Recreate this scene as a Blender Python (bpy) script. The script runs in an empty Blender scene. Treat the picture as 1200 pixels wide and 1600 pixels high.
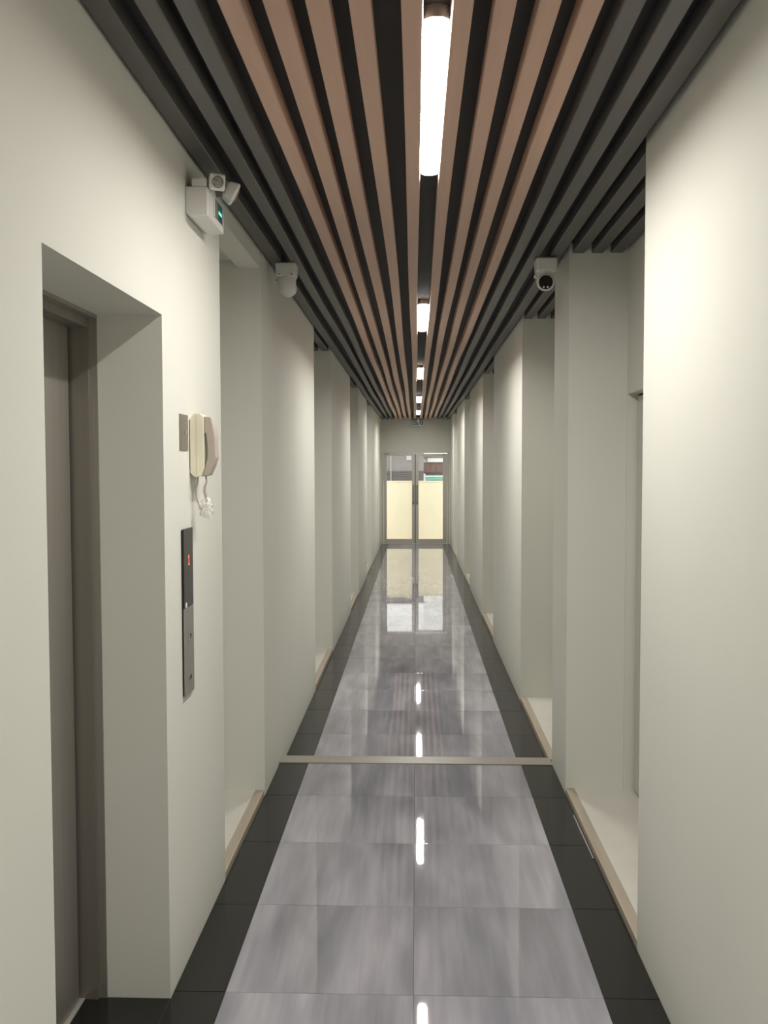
import bpy, bmesh, math, random
from mathutils import Vector, Matrix
random.seed(7)
sc = bpy.context.scene
COL = sc.collection

# ------------------------------------------------------------------ camera
F_PX, YAW, PITCH, ROLL, EYE, EYE_X = 1464.2, 0.03395, 0.04758, -0.00182, 1.6714, 0.0079
cd = bpy.data.cameras.new('camera'); cam = bpy.data.objects.new('camera', cd); COL.objects.link(cam)
cd.sensor_fit = 'VERTICAL'; cd.sensor_height = 32.0; cd.lens = 32.0 * F_PX / 1600.0
cd.clip_start = 0.02; cd.clip_end = 300
fw = Vector((-math.sin(YAW) * math.cos(PITCH), math.cos(YAW) * math.cos(PITCH), -math.sin(PITCH)))
rt = Vector((math.cos(YAW), math.sin(YAW), 0)); up = rt.cross(fw)
c_, s_ = math.cos(ROLL), math.sin(ROLL)
rt, up = rt * c_ + up * s_, up * c_ - rt * s_
m = Matrix((rt, up, -fw)).transposed().to_4x4(); m.translation = (EYE_X, 0, EYE)
cam.matrix_world = m
sc.camera = cam

# ------------------------------------------------------------------ sky, exposure
w = bpy.data.worlds.new('sky'); sc.world = w; w.use_nodes = True
bg = w.node_tree.nodes['Background']
bg.inputs['Color'].default_value = (0.97, 0.985, 1.0, 1); bg.inputs['Strength'].default_value = 2.65
sc.view_settings.view_transform = 'Standard'; sc.view_settings.look = 'None'
sc.view_settings.exposure = 0.0; sc.view_settings.gamma = 1.0
sc.view_settings.use_curve_mapping = False
try:
    sc.cycles.diffuse_bounces = 4; sc.cycles.max_bounces = 7; sc.cycles.glossy_bounces = 3
    sc.cycles.sample_clamp_indirect = 6.0; sc.cycles.adaptive_threshold = 0.03; sc.cycles.use_denoising = True
except Exception:
    pass
LAMP_STRENGTH = 146.0
LAMP_COLOR = (1.0, 0.968, 0.913)

# ------------------------------------------------------------------ materials
def mat(name, color, rough=0.6, metal=0.0, spec=0.5, var=0.0, scale=(6, 6, 6), bump=0.0, bscale=200, ior=1.5, emit=None, es=0.0):
    mt = bpy.data.materials.new(name); mt.use_nodes = True
    nt = mt.node_tree; b = nt.nodes['Principled BSDF']
    b.inputs['Base Color'].default_value = (*color, 1); b.inputs['Roughness'].default_value = rough
    b.inputs['Metallic'].default_value = metal; b.inputs['IOR'].default_value = ior
    b.inputs['Specular IOR Level'].default_value = spec
    tc = nt.nodes.new('ShaderNodeTexCoord')
    if var > 0:
        mp = nt.nodes.new('ShaderNodeMapping'); mp.inputs['Scale'].default_value = scale
        n = nt.nodes.new('ShaderNodeTexNoise'); n.inputs['Detail'].default_value = 5; n.inputs['Scale'].default_value = 1
        cr = nt.nodes.new('ShaderNodeValToRGB')
        cr.color_ramp.elements[0].position = 0.3; cr.color_ramp.elements[1].position = 0.7
        cr.color_ramp.elements[0].color = (*[c * (1 - var) for c in color], 1)
        cr.color_ramp.elements[1].color = (*[min(1, c * (1 + var)) for c in color], 1)
        nt.links.new(tc.outputs['Object'], mp.inputs[0]); nt.links.new(mp.outputs[0], n.inputs['Vector'])
        nt.links.new(n.outputs['Fac'], cr.inputs[0]); nt.links.new(cr.outputs[0], b.inputs['Base Color'])
    if bump > 0:
        n2 = nt.nodes.new('ShaderNodeTexNoise'); n2.inputs['Scale'].default_value = bscale; n2.inputs['Detail'].default_value = 3
        bp = nt.nodes.new('ShaderNodeBump'); bp.inputs['Strength'].default_value = bump; bp.inputs['Distance'].default_value = 0.002
        nt.links.new(tc.outputs['Object'], n2.inputs['Vector']); nt.links.new(n2.outputs['Fac'], bp.inputs['Height'])
        nt.links.new(bp.outputs[0], b.inputs['Normal'])
    if emit:
        b.inputs['Emission Color'].default_value = (*emit, 1); b.inputs['Emission Strength'].default_value = es
    return mt

def tile_mat():
    mt = bpy.data.materials.new('grey_veined_tile'); mt.use_nodes = True
    nt = mt.node_tree; b = nt.nodes['Principled BSDF']; L = nt.links.new
    tc = nt.nodes.new('ShaderNodeTexCoord'); oi = nt.nodes.new('ShaderNodeObjectInfo')
    mul = nt.nodes.new('ShaderNodeMath'); mul.operation = 'MULTIPLY'; mul.inputs[1].default_value = 57.0
    L(oi.outputs['Random'], mul.inputs[0])
    cmb = nt.nodes.new('ShaderNodeCombineXYZ'); L(mul.outputs[0], cmb.inputs[0]); L(mul.outputs[0], cmb.inputs[2])
    add = nt.nodes.new('ShaderNodeVectorMath'); add.operation = 'ADD'
    L(tc.outputs['Object'], add.inputs[0]); L(cmb.outputs[0], add.inputs[1])
    def noise(sx, sy, det, dist):
        mp = nt.nodes.new('ShaderNodeMapping'); mp.inputs['Scale'].default_value = (sx, sy, 1)
        n = nt.nodes.new('ShaderNodeTexNoise'); n.inputs['Scale'].default_value = 1; n.inputs['Detail'].default_value = det
        n.inputs['Distortion'].default_value = dist
        L(add.outputs[0], mp.inputs[0]); L(mp.outputs[0], n.inputs['Vector']); return n
    a = noise(5.5, 1.4, 1.5, 0.5); f = noise(32, 2.2, 2.0, 0.3)
    mx = nt.nodes.new('ShaderNodeMix'); mx.data_type = 'FLOAT'; mx.inputs[0].default_value = 0.27
    L(a.outputs['Fac'], mx.inputs[2]); L(f.outputs['Fac'], mx.inputs[3])
    cr = nt.nodes.new('ShaderNodeValToRGB'); e = cr.color_ramp.elements
    e[0].position = 0.30; e[0].color = (0.215, 0.212, 0.238, 1)
    e[1].position = 0.70; e[1].color = (0.43, 0.42, 0.455, 1)
    k = e.new(0.5); k.color = (0.305, 0.30, 0.335, 1)
    L(mx.outputs[0], cr.inputs[0])
    mr = nt.nodes.new('ShaderNodeMapRange'); mr.inputs['To Min'].default_value = 0.90; mr.inputs['To Max'].default_value = 1.10
    L(oi.outputs['Random'], mr.inputs['Value'])
    vm = nt.nodes.new('ShaderNodeVectorMath'); vm.operation = 'SCALE'; L(cr.outputs[0], vm.inputs[0]); L(mr.outputs[0], vm.inputs['Scale'])
    L(vm.outputs[0], b.inputs['Base Color'])
    b.inputs['Roughness'].default_value = 0.025; b.inputs['IOR'].default_value = 1.52
    return mt

def glass_mat():
    mt = bpy.data.materials.new('clear_glass'); mt.use_nodes = True
    nt = mt.node_tree; nt.nodes.clear(); L = nt.links.new
    o = nt.nodes.new('ShaderNodeOutputMaterial'); t = nt.nodes.new('ShaderNodeBsdfTransparent'); g = nt.nodes.new('ShaderNodeBsdfGlossy')
    t.inputs[0].default_value = (0.93, 0.95, 0.93, 1); g.inputs['Roughness'].default_value = 0.02
    fr = nt.nodes.new('ShaderNodeFresnel'); fr.inputs['IOR'].default_value = 1.45
    mx = nt.nodes.new('ShaderNodeMixShader'); L(fr.outputs[0], mx.inputs[0]); L(t.outputs[0], mx.inputs[1]); L(g.outputs[0], mx.inputs[2])
    L(mx.outputs[0], o.inputs[0]); return mt

def plastic_film_mat():
    mt = bpy.data.materials.new('clear_plastic_film'); mt.use_nodes = True
    nt = mt.node_tree; nt.nodes.clear(); L = nt.links.new
    o = nt.nodes.new('ShaderNodeOutputMaterial'); t = nt.nodes.new('ShaderNodeBsdfTransparent'); p = nt.nodes.new('ShaderNodeBsdfPrincipled')
    p.inputs['Base Color'].default_value = (0.85, 0.83, 0.8, 1); p.inputs['Roughness'].default_value = 0.15
    mx = nt.nodes.new('ShaderNodeMixShader'); mx.inputs[0].default_value = 0.275
    L(t.outputs[0], mx.inputs[1]); L(p.outputs[0], mx.inputs[2]); L(mx.outputs[0], o.inputs[0]); return mt

M = dict(
    paint=mat('off_white_paint', (0.70, 0.70, 0.64), 0.75, var=0.02, scale=(1.2, 1.2, 0.8), bump=0.12, bscale=90, spec=0.3),
    ceil=mat('black_ceiling_board', (0.016, 0.015, 0.018), 0.7),
    bronze=mat('bronze_brown_slat', (0.53, 0.345, 0.26), 0.5, var=0.05, scale=(40, 1.5, 40)),
    char=mat('charcoal_slat', (0.105, 0.098, 0.092), 0.5, var=0.06, scale=(40, 1.5, 40)),
    tile=tile_mat(),
    black=mat('black_granite_tile', (0.012, 0.0125, 0.011), 0.16, spec=0.36, var=0.15, scale=(60, 60, 60)),
    grout=mat('dark_grout', (0.12, 0.12, 0.125), 0.9, var=0.1),
    ledge=mat('white_glazed_floor', (0.66, 0.64, 0.585), 0.35, var=0.03),
    beige=mat('beige_edge_strip', (0.41, 0.35, 0.272), 0.45, var=0.08, scale=(30, 3, 30)),
    stripe=mat('beige_threshold', (0.285, 0.262, 0.22), 0.4, var=0.08, scale=(3, 30, 30)),
    steel=mat('brushed_steel', (0.36, 0.34, 0.305), 0.38, metal=0.6, var=0.06, scale=(60, 60, 1)),
    steel2=mat('elevator_frame_steel', (0.26, 0.24, 0.21), 0.42, metal=0.5, var=0.05, scale=(60, 60, 1)),
    alu=mat('grey_aluminium', (0.50, 0.485, 0.44), 0.4, metal=0.35),
    alu2=mat('bronze_grey_metal', (0.33, 0.29, 0.24), 0.45, metal=0.3),
    darkgap=mat('dark_gap', (0.02, 0.02, 0.02), 0.8),
    ivory=mat('ivory_plastic', (0.78, 0.73, 0.575), 0.4, var=0.02),
    taupe=mat('taupe_plastic', (0.44, 0.385, 0.33), 0.4, var=0.03),
    white=mat('white_plastic', (0.72, 0.715, 0.68), 0.4, var=0.02),
    grey=mat('grey_plastic', (0.22, 0.215, 0.19), 0.45, var=0.02),
    bglass=mat('black_display_glass', (0.022, 0.022, 0.02), 0.12),
    lens=mat('camera_lens_glass', (0.014, 0.012, 0.012), 0.45, spec=0.15),
    chrome=mat('reflector_chrome', (0.75, 0.75, 0.72), 0.15, metal=1),
    cable=mat('white_cable', (0.85, 0.84, 0.8), 0.4),
    red=mat('red_display_digit', (0.9, 0.08, 0.04), 0.4, emit=(1, 0.10, 0.05), es=1.6),
    led=mat('green_indicator', (0.1, 0.8, 0.5), 0.4, emit=(0.2, 1.0, 0.65), es=1.2),
    green=mat('dark_green_sign', (0.045, 0.12, 0.09), 0.4, var=0.05),
    teal=mat('teal_label', (0.02, 0.16, 0.15), 0.4, var=0.1),
    blue=mat('navy_label', (0.05, 0.06, 0.16), 0.4),
    letter=mat('pale_lettering', (0.62, 0.66, 0.60), 0.5),
    lamp=mat('lit_diffuser', (0.9, 0.9, 0.9), 0.5, emit=LAMP_COLOR, es=LAMP_STRENGTH),
    glass=glass_mat(), film=plastic_film_mat(),
    doorw=mat('white_door_paint', (0.60, 0.575, 0.53), 0.5, var=0.02),
    cream=mat('cream_render', (0.88, 0.77, 0.58), 0.8, var=0.03, scale=(2, 2, 0.5)),
    ground=mat('outdoor_concrete', (0.55, 0.53, 0.48), 0.85, var=0.1),
    mauve=mat('grey_mauve_wall', (0.24, 0.215, 0.21), 0.8, var=0.10, scale=(1.5, 1.5, 3)),
    mauve2=mat('dark_louvre', (0.13, 0.115, 0.11), 0.7),
    brown=mat('brown_boards', (0.24, 0.145, 0.125), 0.8, var=0.12, scale=(8, 8, 2)),
    mint=mat('mint_paint', (0.60, 0.93, 0.81), 0.6, var=0.05),
    pale=mat('pale_facade', (0.85, 0.82, 0.80), 0.8, var=0.03),
    violet=mat('pale_violet_sign', (0.46, 0.42, 0.46), 0.6),
)

# ------------------------------------------------------------------ helpers
def obj(name, bm, material, parent=None, smooth=False):
    me = bpy.data.meshes.new(name); bm.normal_update(); bm.to_mesh(me); bm.free()
    if smooth:
        for p in me.polygons: p.use_smooth = True
    mats = material if isinstance(material, (list, tuple)) else [material]
    for k in mats: me.materials.append(M[k])
    o = bpy.data.objects.new(name, me); COL.objects.link(o)
    if parent: o.parent = parent
    return o
def tag(o, label, cat, group=None):
    o['label'] = label; o['category'] = cat
    if group: o['group'] = group
    return o
def struct(o):
    o['kind'] = 'structure'; return o
def empty(name, loc=(0, 0, 0)):
    e = bpy.data.objects.new(name, None); COL.objects.link(e); e.location = loc; e.empty_display_size = 0.1; return e
def box(bm, x0, x1, y0, y1, z0, z1, bev=0.0, seg=2):
    g = bmesh.ops.create_cube(bm, size=1)
    vs = g['verts']
    for v in vs:
        v.co = Vector((x0 + (v.co.x + .5) * (x1 - x0), y0 + (v.co.y + .5) * (y1 - y0), z0 + (v.co.z + .5) * (z1 - z0)))
    if bev > 0:
        es = list({e for v in vs for e in v.link_edges})
        bmesh.ops.bevel(bm, geom=es, offset=bev, segments=seg, affect='EDGES', profile=0.5)
    return vs
def B(*a, **k):
    bm = bmesh.new(); box(bm, *a, **k); return bm
def tube(bm, pts, r, n=8, cap=True):
    rings = []; pts = [Vector(p) for p in pts]
    rr = r if isinstance(r, (list, tuple)) else [r] * len(pts)
    prev = None
    for i, p in enumerate(pts):
        t = (pts[min(i + 1, len(pts) - 1)] - pts[max(i - 1, 0)]).normalized()
        if prev is None:
            a = t.orthogonal().normalized()
        else:
            a = (prev - t * prev.dot(t)).normalized()
        prev = a; b = t.cross(a)
        rings.append([bm.verts.new(p + (a * math.cos(2 * math.pi * k / n) + b * math.sin(2 * math.pi * k / n)) * rr[i]) for k in range(n)])
    for i in range(len(rings) - 1):
        for k in range(n):
            bm.faces.new((rings[i][k], rings[i][(k + 1) % n], rings[i + 1][(k + 1) % n], rings[i + 1][k]))
    if cap:
        bm.faces.new(list(reversed(rings[0]))); bm.faces.new(rings[-1])
    return bm
def lathe(bm, prof, origin, axis, n=24):
    """prof: (radius, distance along axis) pairs"""
    axis = Vector(axis).normalized(); a = axis.orthogonal().normalized(); b = axis.cross(a); o = Vector(origin); rings = []
    for r, h in prof:
        if r < 1e-6: rings.append([bm.verts.new(o + axis * h)])
        else: rings.append([bm.verts.new(o + axis * h + (a * math.cos(2 * math.pi * k / n) + b * math.sin(2 * math.pi * k / n)) * r) for k in range(n)])
    for i in range(len(rings) - 1):
        A, C = rings[i], rings[i + 1]
        for k in range(n):
            k2 = (k + 1) % n
            if len(A) == 1 and len(C) == 1: continue
            if len(A) == 1: bm.faces.new((A[0], C[k2], C[k]))
            elif len(C) == 1: bm.faces.new((A[k], A[k2], C[0]))
            else: bm.faces.new((A[k], A[k2], C[k2], C[k]))
    if len(rings[0]) > 1: bm.faces.new(list(reversed(rings[0])))
    if len(rings[-1]) > 1: bm.faces.new(rings[-1])
    bmesh.ops.recalc_face_normals(bm, faces=bm.faces)
    return bm
def prism_xz(bm, pts, y0, y1, bev=0.0):
    """polygon in x,z extruded along y"""
    a = [bm.verts.new((x, y0, z)) for x, z in pts]; b = [bm.verts.new((x, y1, z)) for x, z in pts]
    n = len(pts); bm.faces.new(a); bm.faces.new(list(reversed(b)))
    for i in range(n): bm.faces.new((a[(i + 1) % n], a[i], b[i], b[(i + 1) % n]))
    bmesh.ops.recalc_face_normals(bm, faces=bm.faces)
    if bev > 0:
        bmesh.ops.bevel(bm, geom=list(bm.edges), offset=bev, segments=2, affect='EDGES', profile=0.5)
    return bm
def text_obj(name, body, size, mw, material, parent, extrude=0.001):
    cu = bpy.data.curves.new(name, 'FONT'); cu.body = body; cu.size = size; cu.extrude = extrude
    cu.align_x = 'CENTER'; cu.align_y = 'CENTER'
    t = bpy.data.objects.new('tmp_text', cu); COL.objects.link(t)
    dg = bpy.context.evaluated_depsgraph_get(); me = bpy.data.meshes.new_from_object(t.evaluated_get(dg))
    bpy.data.objects.remove(t); bpy.data.curves.remove(cu)
    me.name = name; me.materials.clear(); me.materials.append(M[material])
    me.transform(mw)
    o = bpy.data.objects.new(name, me); COL.objects.link(o); o.parent = parent
    return o
def basis(xa, ya, loc):
    xa, ya = Vector(xa), Vector(ya); m_ = Matrix((xa, ya, xa.cross(ya))).transposed().to_4x4(); m_.translation = loc; return m_

# ------------------------------------------------------------------ setting
XL, XR = -0.766, 0.775
YB, YE = -3.0, 20.95
DROP = -0.045                     # far floor lies a little lower
STEP0, STEP1 = 5.21, 5.335
ZS, ZT = 2.737, 2.787             # slat underside / board behind the slats
R_SEG = [(YB, 3.205), (4.76, 5.245), (6.83, 9.28), (10.80, 13.35), (14.84, 17.49), (18.96, YE)]
R_REC = [(3.205, 4.76), (5.245, 6.83), (9.28, 10.80), (13.35, 14.84), (17.49, 18.96)]
L_SEG = [(5.15, 7.15), (8.62, 11.07), (12.60, 14.83), (16.35, YE)]
L_REC = [(3.712, 4.69), (7.15, 8.62), (11.07, 12.60), (14.83, 16.35)]
RB, LB = 1.066, -1.10             # back of the recesses
EY0, EY1, EZ = 1.938, 2.857, 2.138   # lift opening
DY0, DY1, DZ = 3.78, 4.745, 2.035    # doorway in the right-hand recess

bm = bmesh.new()
for y0, y1 in R_SEG: box(bm, XR, 1.3, y0, y1, -0.1, 2.85)
for i, (y0, y1) in enumerate(R_REC):
    if i == 0:
        box(bm, RB, 1.3, y0, DY0, -0.1, 2.85); box(bm, RB, 1.3, DY1, y1, -0.1, 2.85); box(bm, RB, 1.3, DY0, DY1, DZ, 2.85)
    else: box(bm, RB, 1.3, y0, y1, -0.1, 2.85)
struct(obj('wall_right', bm, 'paint'))

bm = bmesh.new()
box(bm, -1.3, XL, YB, EY0, -0.1, 2.85); box(bm, -1.3, XL, EY1, L_REC[0][0], -0.1, 2.85); box(bm, -1.3, XL, EY0, EY1, EZ, 2.85)
box(bm, -1.3, XL + 0.004, 4.69, 5.15, -0.1, 2.85)
for y0, y1 in L_SEG: box(bm, -1.3, XL, y0, y1, -0.1, 2.85)
for y0, y1 in L_REC: box(bm, -1.3, LB, y0, y1, -0.1, 2.85)
# lintel and plastered ceiling over the first recess
box(bm, -0.876, XL, L_REC[0][0], L_REC[0][1], 2.662, 2.85); box(bm, LB, -0.876, L_REC[0][0], L_REC[0][1], 2.705, 2.85)
struct(obj('wall_left', bm, 'paint'))

bm = bmesh.new()
DX0, DX1, DTOP = -0.752, 0.752, 2.012
box(bm, -1.3, DX0, YE, YE + .16, -0.1, 2.85); box(bm, DX1, 1.3, YE, YE + .16, -0.1, 2.85); box(bm, DX0, DX1, YE, YE + .16, DTOP, 2.85)
struct(obj('wall_back', bm, 'paint'))
struct(obj('wall_front', B(-1.3, 1.3, YB - .15, YB, -0.1, 2.85), 'paint'))

# ceiling: black board with the slats hung under it
ceiling = struct(obj('ceiling', B(-1.3, 1.3, YB, YE, ZT, 2.86), 'ceil'))
SLATS = [(-.752, -.692), (-.636, -.585), (-.542, -.492), (-.441, -.389), (-.346, -.292), (-.246, -.192), (-.144, -.093), (-.030, .022),
         (.095, .145), (.192, .242), (.290, .340), (.395, .444), (.487, .538), (.586, .638), (.690, .750)]
def slat(x0, x1, y0, y1, mk, sag=True):
    bm = bmesh.new(); n = max(1, int((y1 - y0) / 0.6)); prof = []
    rb = 0.003
    for k in range(n + 1):
        y = y0 + (y1 - y0) * k / n
        ph = (x0 * 9.0)
        dz = (0.006 * math.sin(y * 0.55 + 0.6 * ph) + 0.004 * math.sin(y * 1.7 + ph)) if sag else 0
        dx = 0.004 * math.sin(y * 0.9 + 2.3 * ph) if sag else 0
        if sag: dz += -0.014 * math.exp(-((y - 11.5) / 5.0) ** 2)
        prof.append([bm.verts.new(c) for c in ((x0 + dx, y, ZT), (x0 + dx, y, ZS + rb + dz), (x0 + dx + rb, y, ZS + dz), (x1 + dx - rb, y, ZS + dz), (x1 + dx, y, ZS + rb + dz), (x1 + dx, y, ZT))])
    for k in range(n):
        for i in range(5): bm.faces.new((prof[k][i], prof[k][i + 1], prof[k + 1][i + 1], prof[k + 1][i]))
    bm.faces.new(list(reversed(prof[0]))); bm.faces.new(prof[-1])
    bmesh.ops.recalc_face_normals(bm, faces=bm.faces)
    return obj('slat', bm, mk, ceiling)
for i, (a, b) in enumerate(SLATS): slat(a, b, YB, YE, 'char' if (i < 3 or i > 11) else 'bronze')
for y0, y1 in R_REC:
    for a, b in ((.790, .848), (.884, .942), (.978, 1.040)): slat(a, b, y0, y1, 'char', False)
for y0, y1 in L_REC[1:]:
    for a, b in ((-.850, -.792), (-.946, -.888), (-1.05, -.985)): slat(a, b, y0, y1, 'char', False)

# floor: mortar bed with every tile laid on it
bm = bmesh.new(); box(bm, -1.3, 1.3, YB, STEP1, -0.12, -0.004); box(bm, -1.3, 1.3, STEP1, YE + .16, -0.16, DROP - 0.004)
floor = struct(obj('floor', bm, 'grout'))
_tm = {}
def tile(name, x0, x1, y0, y1, ztop, mk):
    W, D = x1 - x0, y1 - y0; key = (round(W, 3), round(D, 3), mk)
    if key not in _tm:
        bm = bmesh.new(); j = 0.0008; c = 0.0012; t = 0.012
        xs, ys = W / 2 - j, D / 2 - j
        lo = [bm.verts.new((sx * xs, sy * ys, -t)) for sx, sy in ((-1, -1), (1, -1), (1, 1), (-1, 1))]
        mi = [bm.verts.new((sx * xs, sy * ys, -c)) for sx, sy in ((-1, -1), (1, -1), (1, 1), (-1, 1))]
        hi = [bm.verts.new((sx * (xs - c), sy * (ys - c), 0)) for sx, sy in ((-1, -1), (1, -1), (1, 1), (-1, 1))]
        bm.faces.new(hi)
        for A, C in ((lo, mi), (mi, hi)):
            for k in range(4): bm.faces.new((A[k], A[(k + 1) % 4], C[(k + 1) % 4], C[k]))
        me = bpy.data.meshes.new(name); bm.normal_update(); bm.to_mesh(me); bm.free(); me.materials.append(M[mk]); _tm[key] = me
    o = bpy.data.objects.new(name, _tm[key]); COL.objects.link(o); o.parent = floor
    o.location = ((x0 + x1) / 2, (y0 + y1) / 2, ztop)
    o.rotation_euler = (random.uniform(-.0009, .0009), random.uniform(-.0006, .0006), 0)      # slightly uneven laying
    return o
rows = []
y = 2.896 - 0.6 * 10
while y < STEP0:
    y0, y1 = max(y, YB), min(y + .6, STEP0)
    if y1 - y0 > 0.02: rows.append((y0, y1, 0.0))
    y += .6
y = STEP1 + 0.02
first = True
while y < YE + .1:
    rows.append((STEP1 if first else y, min(y + .6, YE + .1), DROP)); first = False; y += .6
for y0, y1, z in rows:
    tile('floor_tile', -0.6, 0.0, y0, y1, z, 'tile'); tile('floor_tile', 0.0, 0.6, y0, y1, z, 'tile')
    tile('border_tile', XL, -0.6, y0, y1, z, 'black'); tile('border_tile', 0.6, XR, y0, y1, z, 'black')
tile('border_tile', -1.035, XL, EY0, EY0 + .458, 0, 'black'); tile('border_tile', -1.035, XL, EY0 + .458, EY1, 0, 'black')
obj('threshold_strip', B(XL, XR, STEP0, STEP1, -0.06, 0.006, bev=0.003), 'stripe', floor)
# raised recess floors with their beige edge strips
def ledge(x0, x1, y0, y1, top, front):
    o = obj('recess_floor', B(x0 + (.045 if front == 'r' else 0), x1 - (.045 if front == 'l' else 0), y0, y1, -0.11, top), 'ledge', floor)
    if front == 'r': obj('edge_strip', B(x0 - .0, x0 + .045, y0, y1, -0.10, top + .004, bev=.002), 'beige', o)
    else: obj('edge_strip', B(x1 - .045, x1, y0, y1, -0.10, top + .004, bev=.002), 'beige', o)
for i, (y0, y1) in enumerate(R_REC): ledge(XR, RB + (.08 if i == 0 else 0), y0, y1, 0.024 if i == 0 else -0.015, 'r')
for i, (y0, y1) in enumerate(L_REC): ledge(LB, XL, y0, y1, 0.024 if i == 0 else -0.015, 'l')
obj('reflection_sliver', B(.762, .768, 3.95, 4.45, 0.0, 0.004), 'chrome', floor)  # bright strip modelled in place of a reflection in the black border tile

# ------------------------------------------------------------------ lift door
d1 = struct(empty('door_1', (-1.0, (EY0 + EY1) / 2, 0))); d1['label'] = 'brushed steel lift door set deep in the left wall'
def child(o, par):
    o.parent = par; o.matrix_parent_inverse = Matrix.Translation(par.location).inverted(); return o
XF, XD = -0.966, -1.046
bm = bmesh.new()
XI = XF - .024
box(bm, -1.075, XI, EY1 - .016, EY1, 0, EZ); box(bm, -1.075, XI, EY0, EY0 + .016, 0, EZ); box(bm, -1.075, XI, EY0 + .016, EY1 - .016, EZ - .040, EZ)
fr_ = child(obj('door_frame', bm, 'steel2'), d1)
bm = bmesh.new()
box(bm, XI, XF, EY1 - .006, EY1, 0, EZ); box(bm, XI, XF, EY0, EY0 + .006, 0, EZ); box(bm, XI, XF, EY0 + .006, EY1 - .006, EZ - .012, EZ)
obj('frame_lip', bm, 'steel', fr_)
mid = (EY0 + EY1) / 2
for a, b in ((EY0 + .02, mid - .0015), (mid + .0015, EY1 - .030)):
    child(obj('door_panel', B(-1.075, XD, a, b, 0.008, EZ - .036, bev=.003), 'steel'), d1)
child(obj('back_board', B(-1.12, -1.08, EY0, EY1, 0, EZ), 'darkgap'), d1)
child(obj('sill', B(-1.08, -1.033, EY0, EY1, -0.01, 0.004), 'alu'), d1)
# solid backing behind the lift opening
struct(obj('wall_shaft', B(-1.3, -1.12, EY0, EY1, -0.1, EZ), 'paint'))

# ------------------------------------------------------------------ white door in the right recess
d2 = struct(empty('door_2', (1.15, (DY0 + DY1) / 2, 0.03))); d2['label'] = 'white door set back in the first recess on the right'
bm = bmesh.new(); zf = 0.03
box(bm, 1.124, 1.20, DY1 - .012, DY1, zf, DZ); box(bm, 1.124, 1.20, DY0, DY0 + .05, zf, DZ); box(bm, 1.124, 1.20, DY0 + .05, DY1 - .012, DZ - .012, DZ)
child(obj('frame', bm, 'darkgap'), d2)
child(obj('leaf', B(1.116, 1.19, DY0 + .05, DY1 - .012, zf + .004, DZ - .012), 'doorw'), d2)
bm = bmesh.new(); tube(bm, [(1.116, DY0 + .11, 1.03), (1.07, DY0 + .11, 1.03), (1.07, DY0 + .23, 1.03)], .009, 10)
child(obj('handle', bm, 'steel', smooth=True), d2)
struct(obj('wall_recess', B(1.20, 1.3, DY0, DY1, -0.1, DZ), 'paint'))

# ------------------------------------------------------------------ glazed double door at the end
d3 = struct(empty('door_3', (0, YE + .05, DROP))); d3['label'] = 'glazed aluminium double door at the end of the corridor'
yf0, yf1 = YE + .005, YE + .075
bm = bmesh.new(); FT = .040
box(bm, DX0, DX0 + FT, yf0, yf1, DROP, DTOP); box(bm, DX1 - FT, DX1, yf0, yf1, DROP, DTOP); box(bm, DX0 + FT, DX1 - FT, yf0, yf1, DTOP - .022, DTOP)
child(obj('outer_frame', bm, 'alu'), d3)
child(obj('door_sill', B(DX0 + FT, DX1 - FT, yf0, yf1, DROP, DROP + .008), 'alu'), d3)
child(obj('meeting_seal', B(-.012, .004, YE + .042, YE + .056, DROP + .012, DTOP - .05), 'darkgap'), d3)
for side in (-1, 1):
    xa, xb = (DX0 + FT + .004, -0.020) if side < 0 else (0.004, DX1 - FT - .004)
    if side < 0: xa, xb = DX0 + FT + .004, -0.012
    else: xa, xb = 0.004, DX1 - FT - .004
    z0, z1 = DROP + .012, DTOP - .024 - (0.016 if side > 0 else 0.002)
    y0, y1 = YE + .018, YE + .058; st = .066; sr = .066 if side < 0 else .096; rb_, rt_ = .10, .055
    bm = bmesh.new()
    box(bm, xa, xa + st, y0, y1, z0, z1); box(bm, xb - sr, xb, y0, y1, z0, z1)
    box(bm, xa + st, xb - sr, y0, y1, z0, z0 + rb_); box(bm, xa + st, xb - sr, y0, y1, z1 - rt_, z1)
    leaf = child(obj('door_leaf', bm, 'alu'), d3)
    obj('glass_pane', B(xa + st, xb - sr, YE + .035, YE + .041, z0 + rb_, z1 - rt_), 'glass', leaf)
    hx = xb - .033 if side < 0 else xa + .033
    bm = bmesh.new()
    tube(bm, [(hx, y0, .86), (hx, y0 - .045, .88), (hx, y0 - .05, .92), (hx, y0 - .05, 1.20), (hx, y0 - .045, 1.24), (hx, y0, 1.26)], .016, 10)
    obj('pull_handle', bm, 'alu2', leaf, smooth=True)
    hxx = xa + .06 if side < 0 else xb - .06
    obj('hinge', B(hxx - .045, hxx + .045, y0 - .012, y0, z1 - .022, z1 - .004), 'steel2', leaf)
# ------------------------------------------------------------------ outside, beyond the glass
struct(obj('floor_outside', B(-12, 12, YE + .16, 48, -0.2, DROP - .004), 'ground'))
YW = 22.45
bw = empty('boundary_wall', (0, YW, DROP)); tag(bw, 'low cream rendered yard wall just beyond the glass door', 'wall')
child(obj('render', B(-4, 4, YW, YW + .14, DROP, 1.325), 'cream'), bw)
child(obj('coping', B(-4, 4, YW - .015, YW + .155, 1.325, 1.345, bev=.004), 'cream'), bw)

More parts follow.
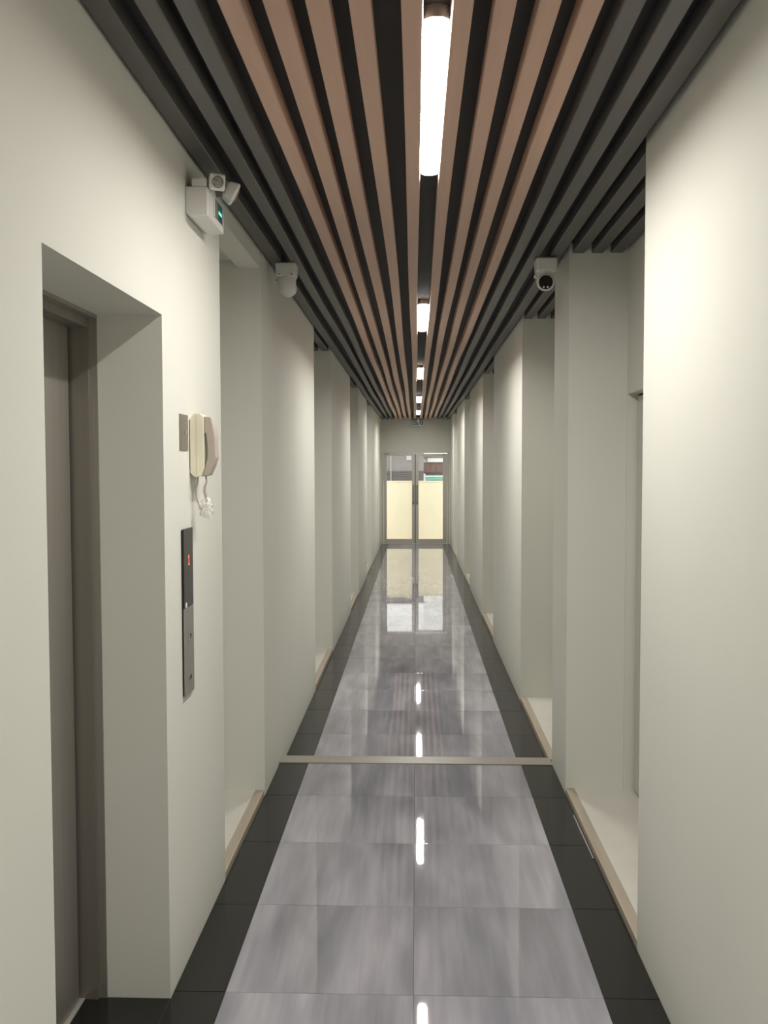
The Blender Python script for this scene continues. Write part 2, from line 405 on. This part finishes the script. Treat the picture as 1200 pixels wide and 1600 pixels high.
def pz(py, Y): return EYE - (py - 730.2) / 1464.2 * Y          # height seen at picture row py at distance Y
def px(p, Y): return EYE_X + (p - 649.7) / 1464.2 * Y
Y1 = 27.0
lb = empty('house', (px(620, Y1), Y1, DROP)); tag(lb, 'grey mauve house with louvres seen through left door pane', 'house')
xe = px(662, Y1)
child(obj('wall', B(-6, xe, Y1, Y1 + 4, DROP, 2.16), 'mauve'), lb)
child(obj('upper_wall', B(-6, xe, Y1 + .2, Y1 + 4, 2.16, 4.2), 'pale'), lb)
for k in range(5):
    z = pz(751.5 - 3.6 * k, Y1)
    child(obj('louvre', B(-6, xe, Y1 - .05, Y1, z, z + .020), 'mauve2'), lb)
child(obj('ledge', B(-6, xe + .1, Y1 - .12, Y1 + .2, 2.16, 2.21), 'pale'), lb)
child(obj('rain_pipe', tube(bmesh.new(), [(px(611, Y1), Y1 - .05, DROP), (px(611, Y1), Y1 - .05, 2.16)], .012), 'alu'), lb)
sg = obj('notice_board', B(px(635, Y1), px(643, Y1), Y1 - .032, Y1 - .002, pz(719, Y1), pz(712, Y1)), 'violet')
tag(sg, 'small pale violet board high on the grey mauve house', 'board')
Y2 = 31.0
rb2 = empty('house', (px(690, Y2), Y2, DROP)); tag(rb2, 'brown boarded house seen through right door pane', 'house')
xs = px(662, Y2)
for k in range(11):
    a = xs + k * .42
    child(obj('board', B(a, a + .41, Y2, Y2 + .06, DROP, pz(722.5, Y2)), 'brown'), rb2)
child(obj('core_wall', B(xs, xs + 4.6, Y2 + .06, Y2 + 4, DROP, 4.6), 'pale'), rb2)
child(obj('dark_band', B(xs, xs + 4.6, Y2 - .04, Y2, pz(739.3, Y2), pz(737.8, Y2)), 'mauve2'), rb2)
child(obj('eave', B(xs, xs + 4.6, Y2 - .03, Y2 + .06, pz(716, Y2), pz(711, Y2)), 'mauve'), rb2)
child(obj('white_fascia', B(px(668, Y2), xs + 4.6, Y2 - .05, Y2 + .06, pz(722.3, Y2), pz(716.2, Y2)), 'pale'), rb2)
Y3 = 28.5
fe = empty('fence', (px(680, Y3), Y3, DROP)); tag(fe, 'mint green painted fence below the brown house', 'fence')
child(obj('panel', B(px(663.5, Y3), px(760, Y3), Y3, Y3 + .05, DROP, pz(743, Y3)), 'mint'), fe)
for yy in (746.5, 750):
    child(obj('rail', B(px(664, Y3), px(760, Y3), Y3 - .03, Y3, pz(yy + .5, Y3), pz(yy - .5, Y3)), 'teal'), fe)
child(obj('post', B(px(661.5, Y3), px(664.5, Y3), Y3 - .04, Y3 + .05, DROP, pz(740, Y3)), 'pale'), fe)

# ------------------------------------------------------------------ lamps
LAMP_Y = [(-0.3, ''), (2.92, 'long lit ceiling light nearest the camera, above the lift'), (6.90, 'second lit ceiling light from the camera, just past the security cameras'),  # first lamp is unseen, added behind the camera to brighten the near walls
          (10.93, 'third lit ceiling light from the camera, midway along the corridor'), (15.05, 'fourth lit ceiling light from the camera'), (18.62, 'farthest lit ceiling light, just before the exit sign')]
for y, lab in LAMP_Y:
    lab = lab or 'unseen ceiling light added behind the camera to brighten the near walls'
    t = empty('ceiling_light', (0.0585, y, ZT)); tag(t, lab, 'light', 'linear lights between the ceiling slats')
    # housing: same outline, closes the back of the diffuser
    # diffuser: a shallow half-round strip with rounded ends
    bm = bmesh.new(); n, mseg = 30, 5; rings = []; R = .035; Lh = .61
    for k in range(n + 1):
        kk = min(k, n - k); sg_ = 1 if k > n / 2 else -1
        if kk <= 12: yy = sg_ * (Lh - R * (1 - math.cos(kk / 12 * math.pi / 2)))      # fine steps round each end
        else: yy = (k - n / 2) / 3 * (Lh - R)
        e = max(0.0, abs(yy) - (Lh - R)) / R; wd = R * math.sqrt(max(0.0, 1 - e * e)); wd = max(wd, .006)
        rings.append([bm.verts.new((.0585 - wd * math.cos(math.pi * i / mseg), y + yy, ZS + .021 - (.004 + .009 * math.sin(math.pi * i / mseg) * wd / R))) for i in range(mseg + 1)])
    for k in range(n):
        for i in range(mseg): bm.faces.new((rings[k][i], rings[k][i + 1], rings[k + 1][i + 1], rings[k + 1][i]))
    outline = [(r_[0].co.copy(), r_[-1].co.copy()) for r_ in rings]
    bmesh.ops.recalc_face_normals(bm, faces=bm.faces)
    if sum(f.normal.z for f in bm.faces) > 0: bmesh.ops.reverse_faces(bm, faces=list(bm.faces))
    child(obj('diffuser', bm, 'lamp', smooth=True), t)
    bm = bmesh.new(); out = [(ring[0].x, ring[0].y) for ring in outline] + [(ring[1].x, ring[1].y) for ring in reversed(outline)]
    zb_ = ZS + .017
    lo = [bm.verts.new((a, b, zb_)) for a, b in out]; hi = [bm.verts.new((a, b, ZT - .001)) for a, b in out]
    bm.faces.new(lo); bm.faces.new(list(reversed(hi)))
    for k in range(len(out)): bm.faces.new((lo[k], lo[(k + 1) % len(out)], hi[(k + 1) % len(out)], hi[k]))
    bmesh.ops.recalc_face_normals(bm, faces=bm.faces); child(obj('housing', bm, 'grey'), t)

# ------------------------------------------------------------------ emergency light
t = empty('emergency_light', (XL, 3.30, 2.51)); tag(t, 'white twin-head emergency light box high on the left wall', 'emergency light')
ex0, ex1, ey0, ey1, ez0, ez1 = XL, -.690, 3.170, 3.430, 2.514, 2.616
body = child(obj('housing', prism_xz(bmesh.new(), [(ex0, ez0 + .012), (ex0 + .02, ez0), (ex1, ez0 + .004), (ex1, ez1 - .004), (ex1 - .01, ez1), (ex0, ez1)], ey0, ey1, bev=.004), 'white'), t)
child(obj('top_bracket', B(ex0 + .022, ex1 - .004, ey0, ey1 - .03, ez1, ez1 + .026, bev=.003), 'white'), t)
lb_ = child(obj('status_panel', B(ex1, ex1 + .0025, 3.265, 3.400, ez0 + .028, ez1 - .012), 'grey'), t)
obj('panel_rim', B(ex1, ex1 + .004, 3.258, 3.266, ez0 + .024, ez1 - .010), 'white', lb_)
obj('panel_rim', B(ex1, ex1 + .004, 3.399, 3.409, ez0 + .024, ez1 - .010), 'white', lb_)
obj('label_strip', B(ex1 + .0025, ex1 + .0035, 3.325, 3.392, ez0 + .048, ez1 - .014), 'teal', lb_)
obj('label_strip', B(ex1 + .0025, ex1 + .0035, 3.325, 3.392, ez0 + .030, ez0 + .046), 'blue', lb_)
for a in (3.330, 3.357): obj('indicator', B(ex1 + .0035, ex1 + .005, a, a + .018, ez0 + .051, ez0 + .060), 'led', lb_)
def head(cx, cy, cz, dirv, sz):
    d = Vector(dirv).normalized(); x = d.cross(Vector((0, 0, 1))).normalized(); u = x.cross(d)
    mm = Matrix((x, u, -d)).transposed().to_4x4(); mm.translation = (cx, cy, cz)
    bm = bmesh.new(); h = sz / 2; box(bm, -h, h, -h, h, -.022, .022, bev=.009, seg=3)
    for v in bm.verts:                       # shell narrows towards the back
        k = 1 - .28 * max(0, (v.co.z + .004) / .026); v.co.x *= k; v.co.y *= k
    bmesh.ops.transform(bm, matrix=mm, verts=bm.verts)
    hd = child(obj('lamp_head', bm, 'white', smooth=False), t)
    bm = bmesh.new(); lathe(bm, [(sz * .36, 0), (sz * .36, .003), (sz * .30, .003), (sz * .26, -.004)], (0, 0, 0), (0, 0, -1), 20)
    bmesh.ops.transform(bm, matrix=mm @ Matrix.Translation((0, 0, -.022)), verts=bm.verts); obj('reflector', bm, 'grey', hd, smooth=False)
    for ring, nn in ((0.0, 1), (.12, 6), (.235, 11)):
        bm = bmesh.new()
        for k in range(nn):
            a = 2 * math.pi * k / nn
            lathe(bm, [(.0028, 0), (.0024, .002), (0, .003)], (sz * ring * math.cos(a), sz * ring * math.sin(a), 0), (0, 0, -1), 8)
        bmesh.ops.transform(bm, matrix=mm @ Matrix.Translation((0, 0, -.0235)), verts=bm.verts); obj('led_ring', bm, 'chrome', hd)
    return hd
head(-.668, 3.20, 2.636, (.55, -1, -.22), .056)
head(-.645, 3.33, 2.640, (1, .35, -.55), .070)
bm = bmesh.new(); tube(bm, [(-.71, 3.25, 2.630), (-.69, 3.24, 2.634), (-.672, 3.215, 2.636)], .012, 10); child(obj('swivel', bm, 'grey', smooth=True), t)
bm = bmesh.new(); tube(bm, [(-.71, 3.33, 2.630), (-.685, 3.33, 2.638), (-.655, 3.33, 2.640)], .012, 10); child(obj('swivel', bm, 'grey', smooth=True), t)

# ------------------------------------------------------------------ security cameras
def security_camera(x, y, yawdeg, label):
    t = empty('security_camera', (x, y, ZS)); tag(t, label, 'camera', 'turret security cameras under the slats')
    def c(n_, bm, mk, par=None, smooth=False):
        bmesh.ops.transform(bm, matrix=Matrix.Rotation(math.radians(yawdeg), 4, 'Z'), verts=bm.verts)
        return obj(n_, bm, mk, par or t, smooth)
    bm = bmesh.new(); box(bm, -.056, .056, -.056, .056, -.078, -.004, bev=.012, seg=3)
    for v in bm.verts:
        k = 1 - .10 * (-v.co.z / .08); v.co.x *= k; v.co.y *= k
    bs = c('mount_box', bm, 'white')
    for sx in (-.032, .032):
        c('screw', lathe(bmesh.new(), [(.0035, 0), (.003, .002), (0, .0025)], (sx, .0515, -.066), (0, 1, 0), 8), 'darkgap', bs)
    # yoke and ball
    bm = bmesh.new()
    lathe(bm, [(.0, -.052), (.02, -.048), (.036, -.036), (.045, -.018), (.048, 0), (.049, .03), (.050, .052)], (0, 0, -.114), (0, 0, 1), 24)
    c('housing', bm, 'white', smooth=True)
    d = Vector((-.12, -1, -.28)).normalized(); o_ = Vector((0, 0, -.116))
    bm = bmesh.new(); lathe(bm, [(.046, -.01), (.046, .030), (.042, .050), (.038, .056)], o_, d, 28); bl = c('ball', bm, 'white', smooth=True)
    bm = bmesh.new(); lathe(bm, [(.0365, .050), (.035, .058), (.031, .0585)], o_, d, 28); lens = c('lens_face', bm, 'lens')
    a = d.cross(Vector((0, 0, 1))).normalized(); u = a.cross(d)
    for sx in (-.010, .010):
        bm = bmesh.new(); lathe(bm, [(.0055, 0), (.005, .002), (0, .003)], o_ + d * .0585 + a * sx - u * .024, d, 10); c('infrared_led', bm, 'white', lens)
    bm = bmesh.new(); lathe(bm, [(.012, 0), (.010, .003), (0, .004)], o_ + d * .0585 + u * .005, d, 14); c('objective', bm, 'lens', lens)
    bm = bmesh.new(); lathe(bm, [(.010, 0), (.010, .010), (.006, .012)], (-.048 if yawdeg == 0 else .048, 0, -.092), (-1 if yawdeg == 0 else 1, 0, 0), 10); c('pivot_cap', bm, 'cable')
    return t
security_camera(.672, 4.87, 0, 'white turret security camera at right facing the viewer')
security_camera(-.666, 4.93, 180, 'white turret security camera at left seen from behind')

# ------------------------------------------------------------------ steel key plate, telephone, call panel on the lift wall
kp = empty('key_switch_plate', (XL, 3.106, 1.79)); tag(kp, 'small square steel key plate beside the wall telephone', 'plate')
child(obj('plate', B(XL, XL + .004, 3.05, 3.158, 1.729, 1.849, bev=.0015), 'steel2'), kp)
bm = bmesh.new(); lathe(bm, [(.008, 0), (.008, .003), (.004, .004)], (XL + .004, 3.115, 1.79), (1, 0, 0), 14); ks = child(obj('keyhole', bm, 'chrome'), kp)

ph = empty('wall_telephone', (XL, 3.235, 1.64)); tag(ph, 'ivory wall telephone with taupe handset beside the lift', 'telephone')
yA, yB = 3.185, 3.285
def prof(pts):   # picture-profile units to x,z
    return [(XL + (a - 235) * .000262, 1.857 - (b - 85) * .0002625) for a, b in pts]
child(obj('back_plate', B(XL, XL + .004, yA + .004, yB - .004, 1.665, 1.835), 'darkgap'), ph)
child(obj('base', prism_xz(bmesh.new(), prof([(246, 160), (300, 88), (375, 88), (425, 130), (428, 790), (388, 905), (300, 912), (246, 862)]), yA, yB, bev=.0012), 'ivory'), ph)
child(obj('seam', B(XL + .0235, XL + .0245, yA - .0004, yA, 1.645, 1.85), 'taupe'), ph)
hs = child(obj('handset', prism_xz(bmesh.new(), prof([(428, 122), (515, 130), (548, 270), (568, 400), (575, 660), (545, 760), (490, 885), (470, 895), (388, 905), (430, 790), (458, 690), (470, 620), (464, 480), (448, 350), (428, 340)]), yA + .008, yA + .062, bev=.003), 'taupe'), ph)
# curly cord in its clear wrapping
bm = bmesh.new()
tube(bm, [(XL + .022, yA + .03, 1.642), (XL + .020, yA + .03, 1.615), (XL + .012, yA + .03, 1.60), (XL + .016, yA + .03, 1.57), (XL + .026, yA + .03, 1.535), (XL + .034, yA + .03, 1.525)], .0026, 8)
tube(bm, [(XL + .050, yA + .03, 1.642), (XL + .052, yA + .03, 1.622), (XL + .047, yA + .03, 1.608), (XL + .045, yA + .03, 1.59), (XL + .050, yA + .03, 1.57), (XL + .054, yA + .03, 1.555)], [.003, .003, .0045, .0055, .0052, .004], 8)
child(obj('cord', bm, 'taupe', smooth=True), ph)
bm = bmesh.new(); pts = []
for k in range(120):
    a = k / 120; an = a * 2 * math.pi * 14
    pts.append((XL + .034 + .026 * a + .007 * math.cos(an), yA + .030 + .008 * math.sin(an * 1.0), 1.505 + .048 * math.sin(a * math.pi * .9) + .007 * math.sin(an)))
tube(bm, pts, .0018, 6); child(obj('cord_coil', bm, 'cable', smooth=True), ph)
bm = bmesh.new(); bmesh.ops.create_icosphere(bm, subdivisions=3, radius=1)
for v in bm.verts:
    q = v.co; n_ = 1 + .22 * math.sin(7 * q.x + 3 * q.z) * math.cos(6 * q.y + 2) + .16 * math.sin(13 * q.z + 5 * q.x) + random.uniform(-.1, .1)
    v.co = Vector((XL + .050 + q.x * .024 * n_, yA + .030 + q.y * .020 * n_, 1.531 + q.z * .033 * n_))
child(obj('plastic_wrap', bm, 'film'), ph)
cp = empty('call_panel', (XL, 3.118, .91)); tag(cp, 'tall lift call panel with black display on the left wall', 'panel')
pa, pb = 3.055, 3.180
child(obj('backing', B(XL, XL + .006, pa + .003, pb - .003, .912, 1.466), 'darkgap'), cp)
fp = child(obj('steel_face', B(XL + .006, XL + .010, pa, pb, .908, 1.203, bev=.0012), 'steel'), cp)
dg_ = child(obj('display_face', B(XL + .006, XL + .010, pa, pb, 1.204, 1.469, bev=.0012), 'bglass'), cp)
bm = bmesh.new(); pts1 = [(-.010, -.017), (.010, -.017), (.010, -.0135), (.0032, -.0135), (.0032, .017), (-.0010, .017), (-.0085, .0105), (-.0085, .0062), (-.0018, .0105), (-.0018, -.0135), (-.010, -.0135)]
va = [bm.verts.new((XL + .0100, 3.121 + a, 1.362 + b)) for a, b in pts1]; vb = [bm.verts.new((XL + .0107, 3.121 + a, 1.362 + b)) for a, b in pts1]
bm.faces.new(list(reversed(va))); bm.faces.new(vb)
for k in range(len(pts1)): bm.faces.new((va[k], va[(k + 1) % len(pts1)], vb[(k + 1) % len(pts1)], vb[k]))
bmesh.ops.recalc_face_normals(bm, faces=bm.faces); obj('floor_number', bm, 'red', dg_)
obj('sticker', B(XL + .010, XL + .0106, pa + .014, pa + .034, 1.206, 1.222), 'cable', dg_)
bt = obj('call_button', B(XL + .010, XL + .0125, 3.108, 3.142, 1.086, 1.122, bev=.001), 'chrome', fp)
bm = bmesh.new(); vs = [bm.verts.new((XL + .0128, 3.125 + a, 1.104 + b)) for a, b in ((-.009, .007), (.009, .007), (0, -.009))]; bm.faces.new(list(reversed(vs))); bmesh.ops.recalc_face_normals(bm, faces=bm.faces)
child(obj('down_arrow', bm, 'darkgap'), cp)
bm = bmesh.new(); lathe(bm, [(.013, 0), (.013, .002), (.009, .0025), (.009, .001)], (XL + .010, 3.125, .965), (1, 0, 0), 20); obj('key_lock', bm, 'steel2', fp)
bm = bmesh.new(); lathe(bm, [(.0065, 0), (.005, .003), (0, .0032)], (XL + .0105, 3.125, .965), (1, 0, 0), 14); obj('lock_barrel', bm, 'darkgap', fp)

# ------------------------------------------------------------------ exit sign
YX = 20.55
es = empty('exit_sign', (.03, YX, ZS)); tag(es, 'green exit sign hanging above the glass double door', 'sign')
x0, x1 = px(643.5, YX), px(661, YX); zt, zb = pz(655.5, YX), pz(664.2, YX)
sb = child(obj('sign_board', B(x0, x1, YX, YX + .03, zb, zt, bev=.003), 'green'), es)
child(obj('sign_holder', B(x0 - .02, x1 + .02, YX - .004, YX + .034, zt - .004, ZS + .006), 'grey'), es)
child(obj('acrylic_edge', B(x0 - .012, x1 + .012, YX + .010, YX + .018, zb - .012, zt), 'letter'), es)
tx = text_obj('exit_lettering', 'EXIT', .112, basis((1, 0, 0), (0, 0, 1), ((x0 + x1) / 2, YX - .0008, (zt + zb) / 2)), 'letter', es, .0006)
child(tx, es)
pc = empty('power_cable', (.05, YX - .06, zt)); tag(pc, 'loose white cable dangling in front of the exit sign', 'cable')
bm = bmesh.new(); yc = YX - .06
pp = [(653.5, 653), (653.6, 658), (654.6, 661.5), (656.5, 664.5), (659, 667)]
tube(bm, [(px(a, yc), yc, pz(b, yc)) for a, b in pp], .010, 8); child(obj('cord', bm, 'cable', smooth=True), pc)
child(obj('plug', B(px(652.2, yc), px(655.2, yc), yc - .015, yc + .015, pz(659, yc), pz(655.7, yc), bev=.004), 'cable'), pc)
